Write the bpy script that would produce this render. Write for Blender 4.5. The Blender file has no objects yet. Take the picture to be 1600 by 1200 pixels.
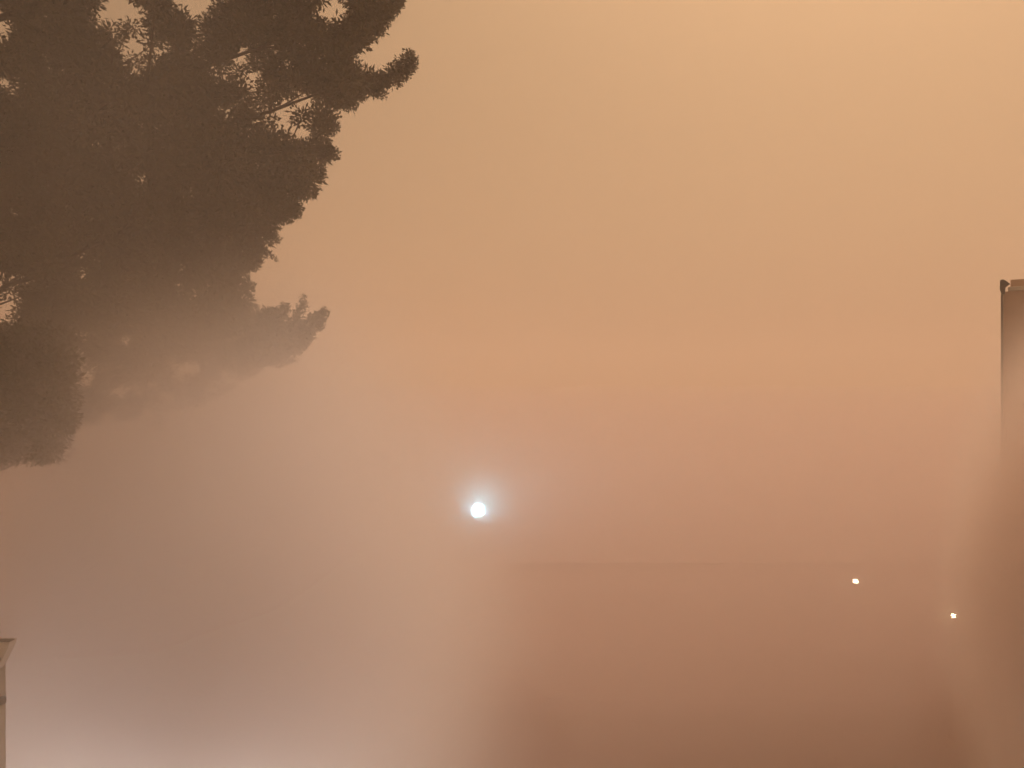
import bpy, math, random
import numpy as np
from mathutils import Vector, Matrix

random.seed(7)
rng = np.random.default_rng(7)
S = bpy.context.scene
C = S.collection
R = math.radians

# ------------------------------------------------------------------ camera
FPX = 1600 * 26.0 / 36.0
EYE = Vector((0.0, 0.0, 12.0))


def at(px, py, y):
    """Point at horizontal distance y that the photograph shows at pixel (px, py)."""
    return Vector((EYE.x + (px - 800) / FPX * y, EYE.y + y, EYE.z - (py - 600) / FPX * y))


cam = bpy.data.cameras.new("camera")
cam.sensor_width = 36.0
cam.lens = 26.0
cam.clip_end = 3000.0
cam.clip_start = 0.05
camo = bpy.data.objects.new("camera", cam)
camo.location = EYE
camo.rotation_euler = (R(90), 0, 0)
C.objects.link(camo)
S.camera = camo

# ------------------------------------------------------------------ helpers


def tag(o, label=None, cat=None, group=None, kind=None):
    if label:
        o["label"] = label
    if cat:
        o["category"] = cat
    if group:
        o["group"] = group
    if kind:
        o["kind"] = kind
    return o


def empty(name, loc, rz=0.0):
    o = bpy.data.objects.new(name, None)
    o.empty_display_size = 0.3
    o.location = loc
    o.rotation_euler = (0, 0, rz)
    C.objects.link(o)
    return o


class MB:
    """Collects shapes and links them as one mesh object (coordinates relative to the parent)."""

    def __init__(self):
        self.v, self.f = [], []

    def add(self, vs, fs):
        b = len(self.v)
        self.v += [tuple(p) for p in vs]
        self.f += [tuple(b + i for i in q) for q in fs]
        return self

    def box(self, x0, y0, z0, x1, y1, z1):
        vs = [(x0, y0, z0), (x1, y0, z0), (x1, y1, z0), (x0, y1, z0),
              (x0, y0, z1), (x1, y0, z1), (x1, y1, z1), (x0, y1, z1)]
        return self.add(vs, [(3, 2, 1, 0), (4, 5, 6, 7), (0, 1, 5, 4), (1, 2, 6, 5), (2, 3, 7, 6), (3, 0, 4, 7)])

    def tube(self, pts, radii, n=10, caps=True):
        pts = [Vector(p) for p in pts]
        rings = []
        up = Vector((0, 0, 1))
        for i, p in enumerate(pts):
            d = (pts[min(i + 1, len(pts) - 1)] - pts[max(i - 1, 0)]).normalized()
            a = d.cross(up)
            if a.length < 0.05:
                a = d.cross(Vector((0, 1, 0)))
            a.normalize()
            b = d.cross(a).normalized()
            rr = radii[i] if hasattr(radii, "__len__") else radii
            rings.append([p + (a * math.cos(t) + b * math.sin(t)) * rr
                          for t in [2 * math.pi * k / n for k in range(n)]])
        vs = [q for r in rings for q in r]
        fs = []
        for i in range(len(rings) - 1):
            for k in range(n):
                fs.append((i * n + k, i * n + (k + 1) % n, (i + 1) * n + (k + 1) % n, (i + 1) * n + k))
        if caps:
            fs.append(tuple(range(n))[::-1])
            fs.append(tuple((len(rings) - 1) * n + k for k in range(n)))
        return self.add(vs, fs)

    def lathe(self, prof, c=(0, 0, 0), n=20):
        """prof: list of (radius, z)."""
        c = Vector(c)
        return self.tube([c + Vector((0, 0, z)) for r, z in prof], [max(r, 1e-4) for r, z in prof], n)

    def prism(self, poly, y0, y1):
        """poly: (x, z) counter-clockwise seen from -y, extruded from y0 to y1."""
        n = len(poly)
        vs = [(x, y0, z) for x, z in poly] + [(x, y1, z) for x, z in poly]
        fs = [tuple(range(n)), tuple(range(2 * n - 1, n - 1, -1))]
        for k in range(n):
            j = (k + 1) % n
            fs.append((k, n + k, n + j, j))
        return self.add(vs, fs)

    def build(self, name, mat, parent=None, loc=None, bevel=0.0, smooth=False):
        me = bpy.data.meshes.new(name)
        me.from_pydata(self.v, [], self.f)
        me.update()
        if smooth:
            for p in me.polygons:
                p.use_smooth = True
        o = bpy.data.objects.new(name, me)
        me.materials.append(mat)
        C.objects.link(o)
        if parent:
            o.parent = parent
        if loc is not None:
            o.location = loc
        if bevel:
            m = o.modifiers.new("bevel", "BEVEL")
            m.width = bevel
            m.segments = 2
            m.limit_method = "ANGLE"
        return o


def ico(sub, r=1.0):
    import bmesh
    bm = bmesh.new()
    bmesh.ops.create_icosphere(bm, subdivisions=sub, radius=r)
    me = bpy.data.meshes.new("volume")
    bm.to_mesh(me)
    bm.free()
    return me


# ------------------------------------------------------------------ materials


def mat_noise(name, c1, c2, scale=4.0, rough=0.85, detail=5.0, bump=0.15, stretch=(1, 1, 1), spec=0.3):
    m = bpy.data.materials.new(name)
    m.use_nodes = True
    nt = m.node_tree
    b = nt.nodes["Principled BSDF"]
    tc = nt.nodes.new("ShaderNodeTexCoord")
    mp = nt.nodes.new("ShaderNodeMapping")
    mp.inputs["Scale"].default_value = stretch
    no = nt.nodes.new("ShaderNodeTexNoise")
    no.inputs["Scale"].default_value = scale
    no.inputs["Detail"].default_value = detail
    ra = nt.nodes.new("ShaderNodeValToRGB")
    ra.color_ramp.elements[0].position = 0.32
    ra.color_ramp.elements[1].position = 0.68
    ra.color_ramp.elements[0].color = (*c1, 1)
    ra.color_ramp.elements[1].color = (*c2, 1)
    nt.links.new(tc.outputs["Object"], mp.inputs["Vector"])
    nt.links.new(mp.outputs["Vector"], no.inputs["Vector"])
    nt.links.new(no.outputs["Fac"], ra.inputs["Fac"])
    nt.links.new(ra.outputs["Color"], b.inputs["Base Color"])
    b.inputs["Roughness"].default_value = rough
    b.inputs["Specular IOR Level"].default_value = spec
    if bump:
        bp = nt.nodes.new("ShaderNodeBump")
        bp.inputs["Strength"].default_value = bump
        nt.links.new(no.outputs["Fac"], bp.inputs["Height"])
        nt.links.new(bp.outputs["Normal"], b.inputs["Normal"])
    return m


def mat_glow(name, col, strength):
    m = bpy.data.materials.new(name)
    m.use_nodes = True
    b = m.node_tree.nodes["Principled BSDF"]
    b.inputs["Base Color"].default_value = (0.8, 0.8, 0.8, 1)
    b.inputs["Emission Color"].default_value = (*col, 1)
    b.inputs["Emission Strength"].default_value = strength
    return m


def mat_fog(name, col, density, g=0.2):
    """Even fog."""
    m = bpy.data.materials.new(name)
    m.use_nodes = True
    nt = m.node_tree
    nt.nodes.remove(nt.nodes["Principled BSDF"])
    v = nt.nodes.new("ShaderNodeVolumePrincipled")
    v.inputs["Color"].default_value = (*col, 1)
    v.inputs["Density"].default_value = density
    v.inputs["Anisotropy"].default_value = g
    nt.links.new(v.outputs["Volume"], nt.nodes["Material Output"].inputs["Volume"])
    return m


def mat_puff(name, col, density, g=0.2, noise=0.6, nscale=1.6, power=1.0, step=0.5):
    """Drifting smoke: dense at the heart of a unit sphere (object space), thinning to nothing at its skin."""
    m = mat_fog(name, col, 0.0, g)
    nt = m.node_tree
    v = nt.nodes["Principled Volume"]
    tc = nt.nodes.new("ShaderNodeTexCoord")
    no = nt.nodes.new("ShaderNodeTexNoise")
    no.inputs["Scale"].default_value = nscale
    no.inputs["Detail"].default_value = 2.0
    nt.links.new(tc.outputs["Object"], no.inputs["Vector"])
    ln = nt.nodes.new("ShaderNodeVectorMath")
    ln.operation = "LENGTH"
    nt.links.new(tc.outputs["Object"], ln.inputs[0])
    mr = nt.nodes.new("ShaderNodeMapRange")
    mr.interpolation_type = "SMOOTHERSTEP"
    mr.inputs["From Min"].default_value = 0.0
    mr.inputs["From Max"].default_value = 1.0
    mr.inputs["To Min"].default_value = 1.0
    mr.inputs["To Max"].default_value = 0.0
    nt.links.new(ln.outputs["Value"], mr.inputs["Value"])
    mn = nt.nodes.new("ShaderNodeMapRange")
    mn.inputs["From Min"].default_value = 0.3
    mn.inputs["From Max"].default_value = 0.7
    mn.inputs["To Min"].default_value = density * (1 - noise)
    mn.inputs["To Max"].default_value = density * (1 + noise)
    nt.links.new(no.outputs["Fac"], mn.inputs["Value"])
    mu = nt.nodes.new("ShaderNodeMath")
    mu.operation = "MULTIPLY"
    nt.links.new(mr.outputs["Result"], mu.inputs[0])
    nt.links.new(mn.outputs["Result"], mu.inputs[1])
    nt.links.new(mu.outputs["Value"], v.inputs["Density"])
    m.cycles.volume_step_rate = step
    return m


M = dict(
    ground=mat_noise("dry_grass", (0.09, 0.085, 0.04), (0.20, 0.16, 0.085), 1.3),
    asphalt=mat_noise("asphalt", (0.04, 0.04, 0.042), (0.075, 0.072, 0.07), 6.0),
    paving=mat_noise("concrete_paving", (0.28, 0.26, 0.23), (0.38, 0.35, 0.31), 2.0),
    kerb=mat_noise("kerb_stone", (0.30, 0.29, 0.27), (0.40, 0.39, 0.36), 5.0),
    paint=mat_noise("road_paint", (0.6, 0.6, 0.57), (0.8, 0.8, 0.77), 8.0),
    bark=mat_noise("bark", (0.05, 0.035, 0.025), (0.13, 0.09, 0.065), 6.0, stretch=(1, 1, 0.3), bump=0.6),
    needle=mat_noise("needles", (0.085, 0.072, 0.042), (0.13, 0.105, 0.062), 0.9, rough=0.6, bump=0),
    plaster=mat_noise("pale_plaster", (0.74, 0.69, 0.66), (0.82, 0.78, 0.75), 1.6, bump=0.05),
    ochre=mat_noise("ochre_plaster", (0.42, 0.27, 0.18), (0.54, 0.36, 0.25), 1.2, bump=0.08),
    grey=mat_noise("grey_render", (0.20, 0.16, 0.14), (0.27, 0.22, 0.19), 0.6, bump=0.08),
    coping=mat_noise("pale_coping", (0.55, 0.50, 0.43), (0.66, 0.60, 0.52), 3.0, bump=0.05),
    timber=mat_noise("weathered_timber", (0.10, 0.065, 0.045), (0.17, 0.12, 0.085), 5.0, stretch=(1, 1, 0.25), bump=0.3),
    tile=mat_noise("roof_tile", (0.25, 0.12, 0.075), (0.36, 0.18, 0.11), 7.0, bump=0.3),
    felt=mat_noise("roof_felt", (0.12, 0.10, 0.09), (0.19, 0.165, 0.15), 2.0),
    metal=mat_noise("dark_metal", (0.04, 0.035, 0.03), (0.07, 0.06, 0.055), 9.0, rough=0.5, bump=0.03),
    galv=mat_noise("galvanised_steel", (0.30, 0.30, 0.30), (0.42, 0.42, 0.42), 9.0, rough=0.5, bump=0.03),
    glass=mat_noise("dark_glass", (0.02, 0.022, 0.025), (0.035, 0.035, 0.04), 1.0, rough=0.12, bump=0, spec=0.5),
    frame=mat_noise("white_frame", (0.62, 0.60, 0.56), (0.72, 0.70, 0.66), 5.0, bump=0),
)

# thin needles let some light through
nm = M["needle"].node_tree
tb = nm.nodes.new("ShaderNodeBsdfTranslucent")
ms = nm.nodes.new("ShaderNodeMixShader")
ms.inputs["Fac"].default_value = 0.4
pb_ = nm.nodes["Principled BSDF"]
nm.links.new(pb_.inputs["Base Color"].links[0].from_socket, tb.inputs["Color"])
nm.links.new(pb_.outputs["BSDF"], ms.inputs[1])
nm.links.new(tb.outputs["BSDF"], ms.inputs[2])
nm.links.new(ms.outputs["Shader"], nm.nodes["Material Output"].inputs["Surface"])

# ------------------------------------------------------------------ the air (tune here)
SUN_EL, SUN_AZ = R(62), R(34)          # azimuth clockwise from the view direction
SUN_STR, SUN_COL = 1.3, (1.0, 0.82, 0.68)
SKY_STR, SKY_TINT = 0.125, (1.0, 0.60, 0.31)
EXPOSURE = -0.10
HAZE_COL, HAZE_D = (0.95, 0.86, 0.78), 0.0096
LOW_COL = (0.977, 0.872, 0.866)

w = bpy.data.worlds.new("World")
S.world = w
w.use_nodes = True
nt = w.node_tree
bg = nt.nodes["Background"]
sky = nt.nodes.new("ShaderNodeTexSky")
sky.sky_type = "NISHITA"
sky.sun_disc = False
sky.sun_elevation = SUN_EL
sky.sun_rotation = SUN_AZ
sky.air_density = 1.0
sky.dust_density = 6.0
sky.ozone_density = 0.5
bw = nt.nodes.new("ShaderNodeRGBToBW")
mx = nt.nodes.new("ShaderNodeMix")
mx.data_type = "RGBA"
mx.blend_type = "MULTIPLY"
mx.inputs["Factor"].default_value = 1.0
nt.links.new(sky.outputs["Color"], bw.inputs["Color"])
nt.links.new(bw.outputs["Val"], mx.inputs["A"])
mx.inputs["B"].default_value = (*SKY_TINT, 1)
nt.links.new(mx.outputs["Result"], bg.inputs["Color"])
bg.inputs["Strength"].default_value = SKY_STR

sl = bpy.data.lights.new("sun", "SUN")
sl.energy = SUN_STR
sl.angle = R(12)
sl.color = SUN_COL
so = bpy.data.objects.new("sun", sl)
sd = Vector((math.sin(SUN_AZ) * math.cos(SUN_EL), math.cos(SUN_AZ) * math.cos(SUN_EL), math.sin(SUN_EL)))
so.rotation_euler = sd.to_track_quat("Z", "Y").to_euler()
so.location = sd * 100
C.objects.link(so)

# haze box
HX = 320.0
hz = MB().box(-HX, -60, -1.0, HX, 560, 34.0).build("haze", mat_fog("haze_air", HAZE_COL, HAZE_D, 0.2))
tag(hz, kind="stuff", label="thin orange smoke haze filling the air over the whole street")
hz.visible_shadow = True
# ground-hugging smoke: each lower bank adds to the one above
for top, d in ((11.7, 0.003), (11.1, 0.005), (10.4, 0.008), (9.4, 0.015), (8.4, 0.022), (7.4, 0.032), (6.4, 0.045), (5.2, 0.085)):
    o = MB().box(-HX + 2, 12.6, -0.9, HX - 2, 555, top).build("smoke", mat_fog("low_smoke", LOW_COL, d, 0.05))
    tag(o, kind="stuff", label="brown smoke bank lying low over the street and hiding the ground", group="low smoke banks")


def puff(c, rad, mat, label):
    o = bpy.data.objects.new("smoke_plume", ico(3, 1.0))
    o.data.materials.append(mat)
    o.location = c
    o.scale = rad
    C.objects.link(o)
    return tag(o, label, kind="stuff", group="drifting smoke plumes")


PALE = (0.973, 0.957, 0.982)
puff(at(1655, 960, 11.6), (1.6, 2.9, 6.2), mat_puff("brown_smoke", (0.987, 0.918, 0.885), 3.4, 0.3, 0.4, 1.5), "brown smoke plume swallowing the lower part of the building at the right edge")
puff(at(335, 960, 10.2), (5.3, 4.2, 6.25), mat_puff("pale_smoke", PALE, 1.35, 0.3, 0.4, 1.7), "pale smoke plume drifting across the lower branches of the dark tree")
puff(at(120, 330, 9.0), (5.6, 3.0, 5.4), mat_puff("thin_smoke", PALE, 0.062, 0.3, 0.5, 1.7), "thin veil of smoke hanging in front of the dark tree crown")
puff(at(747, 797, 40.0), (3.0, 3.0, 3.0), mat_puff("lamp_halo_smoke", (0.97, 0.97, 0.99), 0.42, 0.0, 0.3, 1.5), "added puff of smoke that stands in for the lens glare round the cold blue white street lamp")  # puff added round the globe, imitates lens glare as a tight halo
puff(at(1490, 968, 25.0), (0.8, 0.8, 0.8), mat_puff("lamp_halo_smoke_small", (0.97, 0.95, 0.85), 0.8, 0.0, 0.3, 1.5), "small added puff of smoke that makes a halo round the lower yellowish globe lamp")  # small puff added only to give the yellow globe a halo
puff(at(330, 1300, 13.5), (7.0, 5.0, 5.5), mat_puff("pale_smoke_low", PALE, 0.25, 0.3, 0.3, 1.5), "pale smoke plume rising from the street at lower left")

# ------------------------------------------------------------------ ground, road
tag(MB().add([(-300, -50, 0), (300, -50, 0), (300, 545, 0), (-300, 545, 0)], [(0, 1, 2, 3)]).build("ground", M["ground"]), kind="structure")
tag(MB().add([(-300, 20, .004), (300, 20, .004), (300, 28, .004), (-300, 28, .004)], [(0, 1, 2, 3)]).build("road", M["asphalt"]), kind="structure")
pv = MB().box(-300, 28.15, 0.0, 300, 31.5, 0.12)
tag(pv.build("pavement", M["paving"]), kind="structure")
tag(MB().box(-300, 28.0, 0.0, 300, 28.148, 0.125).build("kerb", M["kerb"]), kind="structure")

# ------------------------------------------------------------------ the big tree
TB = at(-190, 600, 14.5)
TB.z = 0.0
tree = tag(empty("pine_tree", TB), "tall dark tree with tufted crown, its lower branches lost in smoke", "tree")


def L(p):
    return Vector(p) - TB


tr = MB()
trunk_pts = [(0, 0, 0), (0.05, 0.1, 3), (0.2, 0.0, 7), (0.1, -0.1, 11), (0.3, 0.1, 15), (0.35, 0.0, 19), (0.2, 0.2, 23), (0.3, 0.1, 26)]
tr.tube(trunk_pts, [0.52, 0.42, 0.37, 0.32, 0.26, 0.2, 0.12, 0.04], 14)
tr.build("trunk", M["bark"], tree, smooth=True)


def bez(a, b, c, n):
    a, b, c = Vector(a), Vector(b), Vector(c)
    return [a * (1 - t) ** 2 + b * 2 * t * (1 - t) + c * t * t for t in [i / (n - 1) for i in range(n)]]


TIPS = [  # branch tips as pixel, distance, trunk height where they start, sag
    (640, 100, 14.0, 15.5, -0.4), (600, 10, 15.0, 16.5, -0.3), (520, 235, 13.5, 13.8, -0.5), (430, 365, 14.5, 12.0, -0.5),
    (495, 500, 13.2, 10.6, -0.9), (560, -150, 14.5, 18.5, -0.2), (300, 90, 12.0, 15.0, 0.1), (250, 330, 12.4, 12.8, -0.3),
    (250, 560, 14.0, 10.0, -0.7), (90, 640, 13.0, 9.5, -0.6), (300, -250, 13.0, 20.5, 0.1), (-480, 300, 15.0, 14.0, -0.3),
    (-450, 0, 14.0, 17.5, 0.0), (-400, 600, 13.5, 10.5, -0.6), (-300, -300, 16.0, 21.0, 0.1), (200, 100, 17.0, 16.0, 0.0), (330, 420, 16.6, 12.0, -0.4),
]
twigs = []
for px, py, y, z0, sag in TIPS:
    tip = L(at(px, py, y))
    a = Vector((0.2, 0, z0))
    mid = (a + tip) * 0.5 + Vector((0, 0, sag))
    pts = bez(a, mid, tip, 9)
    pts = [p + Vector(rng.normal(0, 0.05, 3)) * (0 if i in (0,) else 1) for i, p in enumerate(pts)]
    b = MB().tube(pts, [0.085 * (1 - i / 9) ** 1.3 + 0.008 for i in range(9)], 7)
    for i in (3, 4, 5, 6, 7):
        for s in (-1, 1):
            d = (pts[i] - pts[i - 1]).normalized()
            e = pts[i] + d * rng.uniform(0.4, 1.0) + Vector((rng.normal(0, .3), s * rng.uniform(0.4, 1.1), rng.uniform(0.1, 0.7)))
            b.tube(bez(pts[i], (pts[i] + e) * .5 - Vector((0, 0, .12)), e, 4), [0.03, 0.022, 0.014, 0.008], 5)
            twigs.append(e)
    b.build("branch", M["bark"], tree, smooth=True)

OUT = [(-420, -420), (-200, -640), (300, -620), (640, -420), (690, -220), (650, -60), (618, 0), (596, 38), (560, 70), (540, 92), (575, 120), (560, 148), (512, 176),
       (512, 232), (486, 285), (462, 325), (420, 362), (404, 400), (385, 430), (392, 490), (440, 505), (450, 535), (395, 565), (300, 598), (200, 612),
       (125, 640), (100, 690), (20, 712), (-100, 760), (-300, 740), (-420, 560), (-460, 100)]
GAPS = [(185, 22, 26), (200, 48, 20), (222, 92, 14), (205, 100, 10), (310, -8, 28), (372, 112, 12), (392, 130, 11), (446, 188, 14), (462, 172, 13), (430, 192, 10), (8, 445, 14), (6, 492, 12),
        (4, 40, 12), (22, 125, 8), (250, 70, 8), (520, 12, 10), (420, 190, 9), (470, 205, 8)]


def inside(x, y, poly):
    r = False
    j = len(poly) - 1
    for i in range(len(poly)):
        xi, yi = poly[i]
        xj, yj = poly[j]
        if (yi > y) != (yj > y) and x < (xj - xi) * (y - yi) / (yj - yi) + xi:
            r = not r
        j = i
    return r


tufts = []
while len(tufts) < 8000:
    x, y = rng.uniform(-700, 700), rng.uniform(-640, 800)
    if not inside(x, y, OUT):
        continue
    if any((x - a) ** 2 + (y - b) ** 2 < (r + 17) ** 2 for a, b, r in GAPS):
        continue
    if 118 < x < 430 and y > 510 and rng.uniform() < min(0.75, (y - 510) / 110.0):
        continue                              # the lowest boughs thin out
    d = rng.uniform(11.6, 17.6)
    tufts.append((L(at(x, y, d)), rng.uniform(0.20, 0.34)))
# blunt shoots that break the outline: (pixel, pixel, distance, radius)
STROKES = [
    (14.0, [(520, 150, .28), (560, 138, .24), (600, 128, .21), (624, 115, .21), (635, 98, .20), (640, 86, .15)]),
    (14.5, [(530, 75, .28), (565, 52, .26), (592, 22, .24), (612, 5, .22), (626, -10, .18)]),
    (11.8, [(375, 552, .30), (420, 550, .28), (450, 540, .25), (474, 524, .20), (494, 502, .16), (505, 484, .09)]),
    (11.8, [(452, 522, .15), (464, 497, .11), (472, 477, .09), (476, 459, .055)]),
    (11.9, [(410, 535, .26), (424, 508, .20), (438, 489, .14), (450, 473, .07)]),
    (14.3, [(395, 385, .12), (415, 394, .10), (428, 403, .07), (434, 409, .05)]),
    (13.6, [(505, 190, .20), (518, 200, .17), (522, 206, .10)]),
    (13.6, [(500, 236, .22), (518, 240, .15), (524, 236, .09)]),
    (13.7, [(490, 262, .2), (500, 272, .15), (503, 280, .10)]),
    (13.9, [(468, 300, .2), (484, 306, .15), (490, 302, .10)]),
    (14.0, [(450, 330, .2), (462, 334, .15), (468, 330, .10)]),
    (14.2, [(410, 362, .2), (428, 370, .14), (436, 368, .08)]),
    (14.0, [(585, 140, .16), (598, 150, .11)]),
]
for k in range(420):          # the dark low boughs at the left
    x, y = rng.uniform(-200, 112), rng.uniform(520, 715)
    if x < 112 - max(0, y - 640) * 0.3:
        tufts.append((L(at(x, y, rng.uniform(9.4, 10.8))), rng.uniform(0.16, 0.26)))
for k in range(60):          # ragged fringe hanging under the lowest boughs
    x = rng.uniform(110, 400)
    y = 640 - (x - 125) * 0.27 + abs(rng.normal(0, 22))
    tufts.append((L(at(x, y, rng.uniform(12.5, 15))), rng.uniform(0.10, 0.24)))
for dist, st in STROKES:
    for (x0, y0, r0), (x1, y1, r1) in zip(st, st[1:]):
        n = max(2, int(math.hypot(x1 - x0, y1 - y0) / 4))
        for k in range(n):
            q = k / n
            rr = r0 + (r1 - r0) * q
            tufts.append((L(at(x0 + (x1 - x0) * q, y0 + (y1 - y0) * q, dist)) + Vector(rng.normal(0, rr * 0.22, 3)), rr))
for e in twigs:
    p = e + TB
    X = (p.x - EYE.x) / p.y * FPX + 800
    Y = 600 - (p.z - EYE.z) / p.y * FPX
    if inside(X, Y, OUT):
        tufts.append((e, 0.28))

cen = np.array([tuple(c) for c, r in tufts])
rad = np.array([r for c, r in tufts])
W_ = cen + np.array(tuple(TB))
PX = W_[:, 0] / W_[:, 1] * FPX + 800
PYY = 600 - (W_[:, 2] - EYE.z) / W_[:, 1] * FPX
near = (PX > -120) & (PYY > -120)
cnt = np.where(near, np.clip(150 * rad / 0.24, 40, 170), 45).astype(int)     # needles per tuft
ci = np.repeat(np.arange(len(tufts)), cnt)
N = len(ci)
thick = np.where(near, 1.0, 1.7)[ci]
d = rng.normal(0, 1, (N, 3))
d /= np.linalg.norm(d, axis=1)[:, None]
d[:, 2] = d[:, 2] * 0.9 + 0.12
u = rng.uniform(0.0, 1.0, N) ** 0.6 * 0.8
start = cen[ci] + d * (rad[ci] * u)[:, None]
dv = d + rng.normal(0, 0.6, (N, 3))
dv /= np.linalg.norm(dv, axis=1)[:, None]
ln = rad[ci] * rng.uniform(0.22, 0.48, N)
sd_ = np.cross(dv, rng.normal(0, 1, (N, 3)))
sd_ /= np.linalg.norm(sd_, axis=1)[:, None]
wd = (rng.uniform(0.013, 0.025, N) * (0.5 + rad[ci] / 0.5) * thick)[:, None]
a = start
m_ = start + dv * (ln * 0.5)[:, None]
e_ = start + dv * ln[:, None]
V = np.stack([a, m_ + sd_ * wd, e_, m_ - sd_ * wd], 1).reshape(-1, 3)
me = bpy.data.meshes.new("crown")
me.vertices.add(len(V))
me.vertices.foreach_set("co", V.astype(np.float32).ravel())
me.loops.add(N * 4)
me.loops.foreach_set("vertex_index", np.arange(N * 4, dtype=np.int32))
me.polygons.add(N)
me.polygons.foreach_set("loop_start", np.arange(0, N * 4, 4, dtype=np.int32))
me.update(calc_edges=True)
me.validate()
me.materials.append(M["needle"])
crown = bpy.data.objects.new("crown", me)
C.objects.link(crown)
crown.parent = tree

# ------------------------------------------------------------------ house at the lower left
HY = 8.4
cr = at(9, 1000, HY)          # wall corner
ev = at(28, 995, HY)          # tip of the eave
hw = cr.x
house = tag(empty("house", (hw, HY, 0)), "pale plastered house at the left edge with a thin roof eave above its wall", "house")
ez = ev.z
ov = ev.x - hw
SH = -0.86                    # the side walls run back to the left


def shear(mb):
    mb.v = [(x + SH * max(y, 0), y, z) for x, y, z in mb.v]
    return mb


wl = MB()
wl.add([(-8, 0, 0), (0, 0, 0), (0, 5, 0), (-8, 5, 0), (-8, 0, ez - 0.1), (0, 0, ez - 0.1), (0, 5, ez - 2.75), (-8, 5, ez - 2.75)],
       [(3, 2, 1, 0), (4, 5, 6, 7), (0, 1, 5, 4), (1, 2, 6, 5), (2, 3, 7, 6), (3, 0, 4, 7)])
shear(wl).build("wall", M["plaster"], house)
cn = MB()
# cornice: thin lip, underside falling back to the wall
cn.prism([(-0.02, ez - 0.33), (ov * 0.3, ez - 0.22), (ov * 0.7, ez - 0.11), (ov - 0.012, ez - 0.035), (ov - 0.012, ez - 0.012), (-8.0 - ov, ez - 0.012), (-8.0 - ov, ez - 0.035), (-8.0, ez - 0.33)], -0.12, -0.002)
cn.build("cornice", M["plaster"], house)
MB().box(-8.0 - ov, -0.14, ez - 0.012, ov, -0.06, ez).build("roof_edge", M["timber"], house)
rf = MB()
rf.add([(-8.0 - ov, -0.06, ez - 0.006), (ov - 0.02, -0.06, ez - 0.006), (ov, 5.2, ez - 2.66), (-8.0 - ov, 5.2, ez - 2.66),
        (-8.0 - ov, -0.06, ez - 0.03), (ov - 0.02, -0.06, ez - 0.03), (ov, 5.2, ez - 2.74), (-8.0 - ov, 5.2, ez - 2.74)],
       [(0, 1, 2, 3), (7, 6, 5, 4), (4, 5, 1, 0), (5, 6, 2, 1), (6, 7, 3, 2), (7, 4, 0, 3)])
shear(rf).build("roof", M["tile"], house)
bk = MB().prism([(-0.035, -0.30), (-0.02, -0.2), (0.01, -0.08), (0.03, 0.0), (-0.20, 0.0), (-0.20, -0.30)], -0.16, -0.121)
bk.build("dark_eave_piece", M["metal"], house, loc=(0.0, 0, ez - 0.19))  # dark tapered piece below the roof edge
pb = at(6, 1092, HY)
MB().box(-0.12, -0.10, -0.035, 0.03, -0.001, 0.03).build("pipe_clip", M["metal"], house, loc=(pb.x - hw, 0, pb.z))
for wx in (-3.2, -6.4):
    for wz in (1.0, 4.2, 6.6):
        f = MB()
        f.box(wx, -0.05, wz, wx + 1.1, -0.002, wz + 0.07).box(wx, -0.05, wz + 1.33, wx + 1.1, -0.002, wz + 1.4)
        f.box(wx, -0.05, wz + .07, wx + .07, -0.002, wz + 1.33).box(wx + 1.03, -0.05, wz + .07, wx + 1.1, -0.002, wz + 1.33)
        fo = f.build("window", M["frame"], house)
        MB().box(wx + .07, -0.02, wz + .07, wx + 1.03, -0.003, wz + 1.33).build("pane", M["glass"], fo)

# ------------------------------------------------------------------ building at the right edge
BY = 15.0
bc = at(1566, 452, BY)
bld = tag(empty("apartment_building", (bc.x, BY, 0), R(-37)), "ochre building corner at the right edge with pale roof coping and dark downpipe", "building")
bz = bc.z
MB().box(0.02, 0, 0, 11, 12, bz - 0.05).build("wall", M["ochre"], bld)
MB().box(0.10, -0.10, bz - 0.05, 11.1, 12.1, bz + 0.03).build("coping", M["coping"], bld, bevel=0.012)
MB().box(0.12, 0.35, bz + 0.03, 10.7, 11.7, bz + 0.22).build("roof", M["ochre"], bld)
dp = MB().tube([(0.0, -0.05, 0.1), (0.0, -0.05, bz - 0.1)], 0.022, 10)
dp.build("downpipe", M["timber"], bld, smooth=True)
hp = MB().prism([(-0.045, 0.16), (-0.05, -0.02), (-0.02, -0.12), (0.03, -0.12), (0.045, 0.02), (0.12, 0.08), (0.05, 0.15), (0.0, 0.18)], -0.20, -0.105)
hp.build("hopper", M["metal"], bld, loc=(0.02, 0, bz))
for kx in (1.6, 4.6, 7.6):
    for wz in (1.0, 4.0, 7.0, 10.0):
        f = MB()
        f.box(kx, -0.05, wz, kx + 1.3, -0.002, wz + 0.08).box(kx, -0.05, wz + 1.42, kx + 1.3, -0.002, wz + 1.5)
        f.box(kx, -0.05, wz + .08, kx + .08, -0.002, wz + 1.42).box(kx + 1.22, -0.05, wz + .08, kx + 1.3, -0.002, wz + 1.42)
        fo = f.build("window", M["frame"], bld)
        MB().box(kx + .08, -0.02, wz + .08, kx + 1.22, -0.003, wz + 1.42).build("pane", M["glass"], fo)

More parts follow.
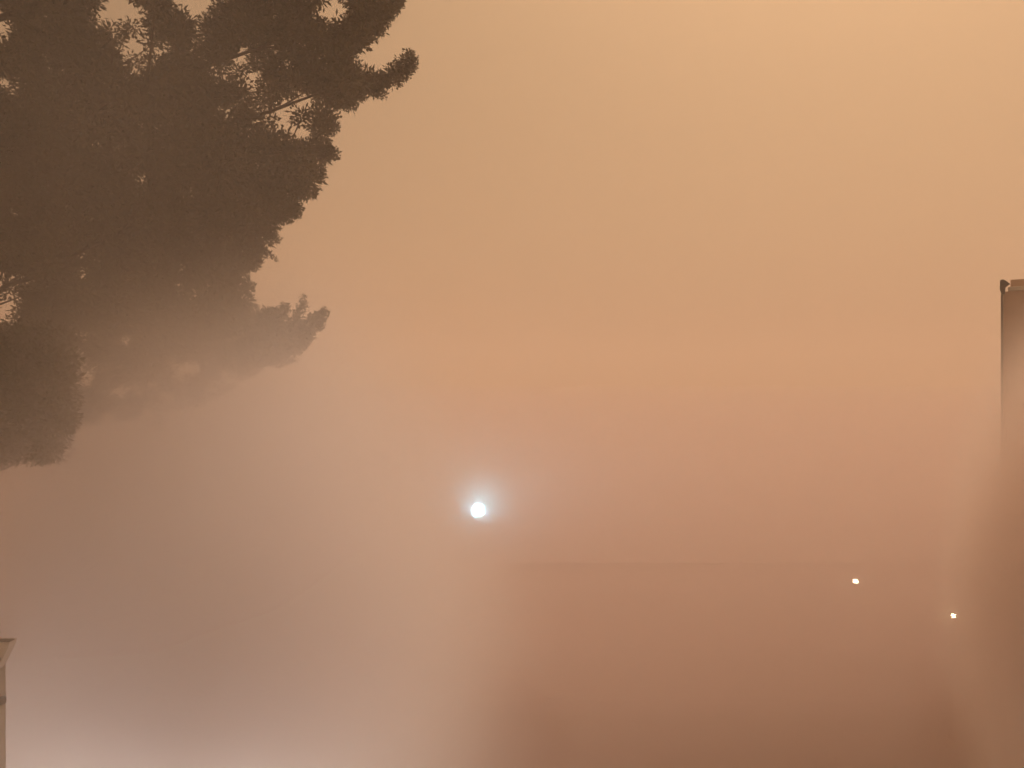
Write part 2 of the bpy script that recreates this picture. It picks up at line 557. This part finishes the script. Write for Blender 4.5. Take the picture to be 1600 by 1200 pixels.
# ------------------------------------------------------------------ long low building lost in the smoke
LY = 33.0
lc = at(792, 876, LY)
low = tag(empty("flat_roofed_building", (lc.x, LY, 0)), "long low flat roofed building barely visible in thick brown smoke", "building")
lz = lc.z
WL = 40.0
BD, BK = 6.0, lz - 1.9        # depth, and the height of the back eave: the roof falls away behind
wl = MB()
wl.add([(0, 0, 0), (WL, 0, 0), (WL, BD, 0), (0, BD, 0), (0, 0, lz - 0.3), (WL, 0, lz - 0.3), (WL, BD, BK - 0.3), (0, BD, BK - 0.3)],
       [(3, 2, 1, 0), (4, 5, 6, 7), (0, 1, 5, 4), (1, 2, 6, 5), (2, 3, 7, 6), (3, 0, 4, 7)])
wl.build("wall", M["grey"], low)
rf = MB()
rf.add([(-.3, -.4, lz - 0.28), (WL + .3, -.4, lz - 0.28), (WL + .3, BD + .3, BK - 0.28), (-.3, BD + .3, BK - 0.28),
        (-.3, -.4, lz), (WL + .3, -.4, lz), (WL + .3, BD + .3, BK), (-.3, BD + .3, BK)],
       [(3, 2, 1, 0), (4, 5, 6, 7), (0, 1, 5, 4), (1, 2, 6, 5), (2, 3, 7, 6), (3, 0, 4, 7)])
rf.build("roof", M["felt"], low, bevel=0.02)
for k in range(9):
    x0 = 1.6 + k * 4.2
    if k % 3 == 1:
        d_ = MB().box(x0, -0.06, 0.14, x0 + 1.1, -0.002, 2.3).build("door", M["timber"], low)
        MB().box(x0 + 0.92, -0.12, 1.1, x0 + 1.0, -0.061, 1.18).build("handle", M["galv"], d_)
    else:
        f = MB()
        f.box(x0, -0.05, 1.2, x0 + 1.6, -0.002, 1.28).box(x0, -0.05, 2.3, x0 + 1.6, -0.002, 2.38)
        f.box(x0, -0.05, 1.28, x0 + .08, -0.002, 2.3).box(x0 + 1.52, -0.05, 1.28, x0 + 1.6, -0.002, 2.3)
        fo = f.build("window", M["frame"], low)
        MB().box(x0 + .08, -0.02, 1.28, x0 + 1.52, -0.003, 2.3).build("pane", M["glass"], fo)

# ------------------------------------------------------------------ lamps
COLD = mat_glow("cold_light", (0.34, 0.82, 1.0), 215.0)
WARM = mat_glow("warm_light", (1.0, 0.86, 0.55), 36.0)
YELLOW = mat_glow("yellow_light", (1.0, 0.82, 0.45), 60.0)


PY = 40.0
hd = at(747, 797, PY)
pole = tag(empty("street_lamp", (hd.x, PY, 0)), "tall street lamp whose large globe shines cold blue white through the smoke", "street lamp")
MB().lathe([(0.2, 0.0), (0.2, 0.4), (0.12, 0.5), (0.09, 2.5), (0.06, hd.z - 0.42)], (0, 0, 0), 16).build("pole", M["metal"], pole, smooth=True)
MB().lathe([(0.06, -0.45), (0.08, -0.40), (0.09, -0.36), (0.07, -0.33)], (0, 0, hd.z), 16).build("lamp_holder", M["metal"], pole, smooth=True)
MB().lathe([(0.34 * math.cos(t), 0.34 * math.sin(t)) for t in [R(-84 + 14 * k) for k in range(13)]], (0, 0, hd.z), 24).build("globe", COLD, pole, smooth=True)


ta = TB + Vector((0.33, 0.05, 17.3))
tb_ = Vector((hd.x, PY, hd.z - 0.45))
cb = MB().tube([ta.lerp(tb_, q) - Vector((0, 0, 0.9 * 4 * q * (1 - q))) for q in [k / 24 for k in range(25)]], 0.012, 6)
tag(cb.build("cable", M["metal"]), "thin cable from the tree down to the cold street lamp, almost lost in haze", "cable")


def lamp_post(px, py, y, r, light, label):
    p = at(px, py, y)
    t = tag(empty("lamp_post", (p.x, y, 0)), label, "lamp post", "small warm lamps by the low building")
    z = p.z
    MB().lathe([(0.16, 0.0), (0.16, 0.25), (0.09, 0.32), (0.06, 0.6), (0.05, z - r - 0.14)], (0, 0, 0), 14).build("pole", M["metal"], t, smooth=True)
    MB().lathe([(0.06, -r - 0.14), (0.10, -r - 0.09), (0.08, -r * 0.9)], (0, 0, z), 14).build("lamp_holder", M["metal"], t, smooth=True)
    MB().lathe([(0.01, -r)] + [(r * math.cos(q), r * math.sin(q)) for q in [R(-80 + 16 * k) for k in range(11)]] + [(0.01, r)], (0, 0, z), 20).build("globe", light, t, smooth=True)
    MB().lathe([(r * 0.55, r * 0.88), (r * 0.35, r * 1.15), (0.01, r * 1.4)], (0, 0, z), 14).build("cap", M["metal"], t, smooth=True)
    return t


lamp_post(1337, 908, 30.0, 0.10, WARM, "small warm white globe lamp, the higher one, over the low building")
lamp_post(1490, 962, 25.0, 0.078, YELLOW, "small yellowish globe lamp, the lower one nearest the right edge")

# the lamp just under the picture's lower edge, whose light fills the pale smoke there
p = at(315, 1350, 12.5)
t = tag(empty("lamp_post", (p.x, 12.0, 0)), "white globe street lamp deep in the pale smoke below the pine tree", "lamp post")
MB().lathe([(0.16, 0.0), (0.16, 0.25), (0.09, 0.32), (0.06, 0.6), (0.05, p.z - 0.3)], (0, 0, 0), 14).build("pole", M["metal"], t, smooth=True)
MB().lathe([(0.06, -0.3), (0.12, -0.24), (0.10, -0.17)], (0, 0, p.z), 14).build("lamp_holder", M["metal"], t, smooth=True)
MB().lathe([(0.2 * math.cos(q), 0.2 * math.sin(q)) for q in [R(-80 + 16 * k) for k in range(11)]], (0, 0, p.z), 20).build("globe", mat_glow("white_light", (1.0, 0.93, 0.80), 760.0), t, smooth=True)

# ------------------------------------------------------------------ renderer
S.render.engine = "CYCLES"
cy = S.cycles
cy.use_denoising = True
cy.volume_bounces = 10
cy.max_bounces = 14
cy.diffuse_bounces = 2
cy.glossy_bounces = 1
cy.volume_step_rate = 1.0
cy.volume_max_steps = 256
cy.use_adaptive_sampling = True
cy.adaptive_threshold = 0.04
cy.sample_clamp_indirect = 4.0
S.view_settings.view_transform = "Standard"
S.view_settings.look = "None"
S.view_settings.exposure = EXPOSURE
S.view_settings.gamma = 1.0
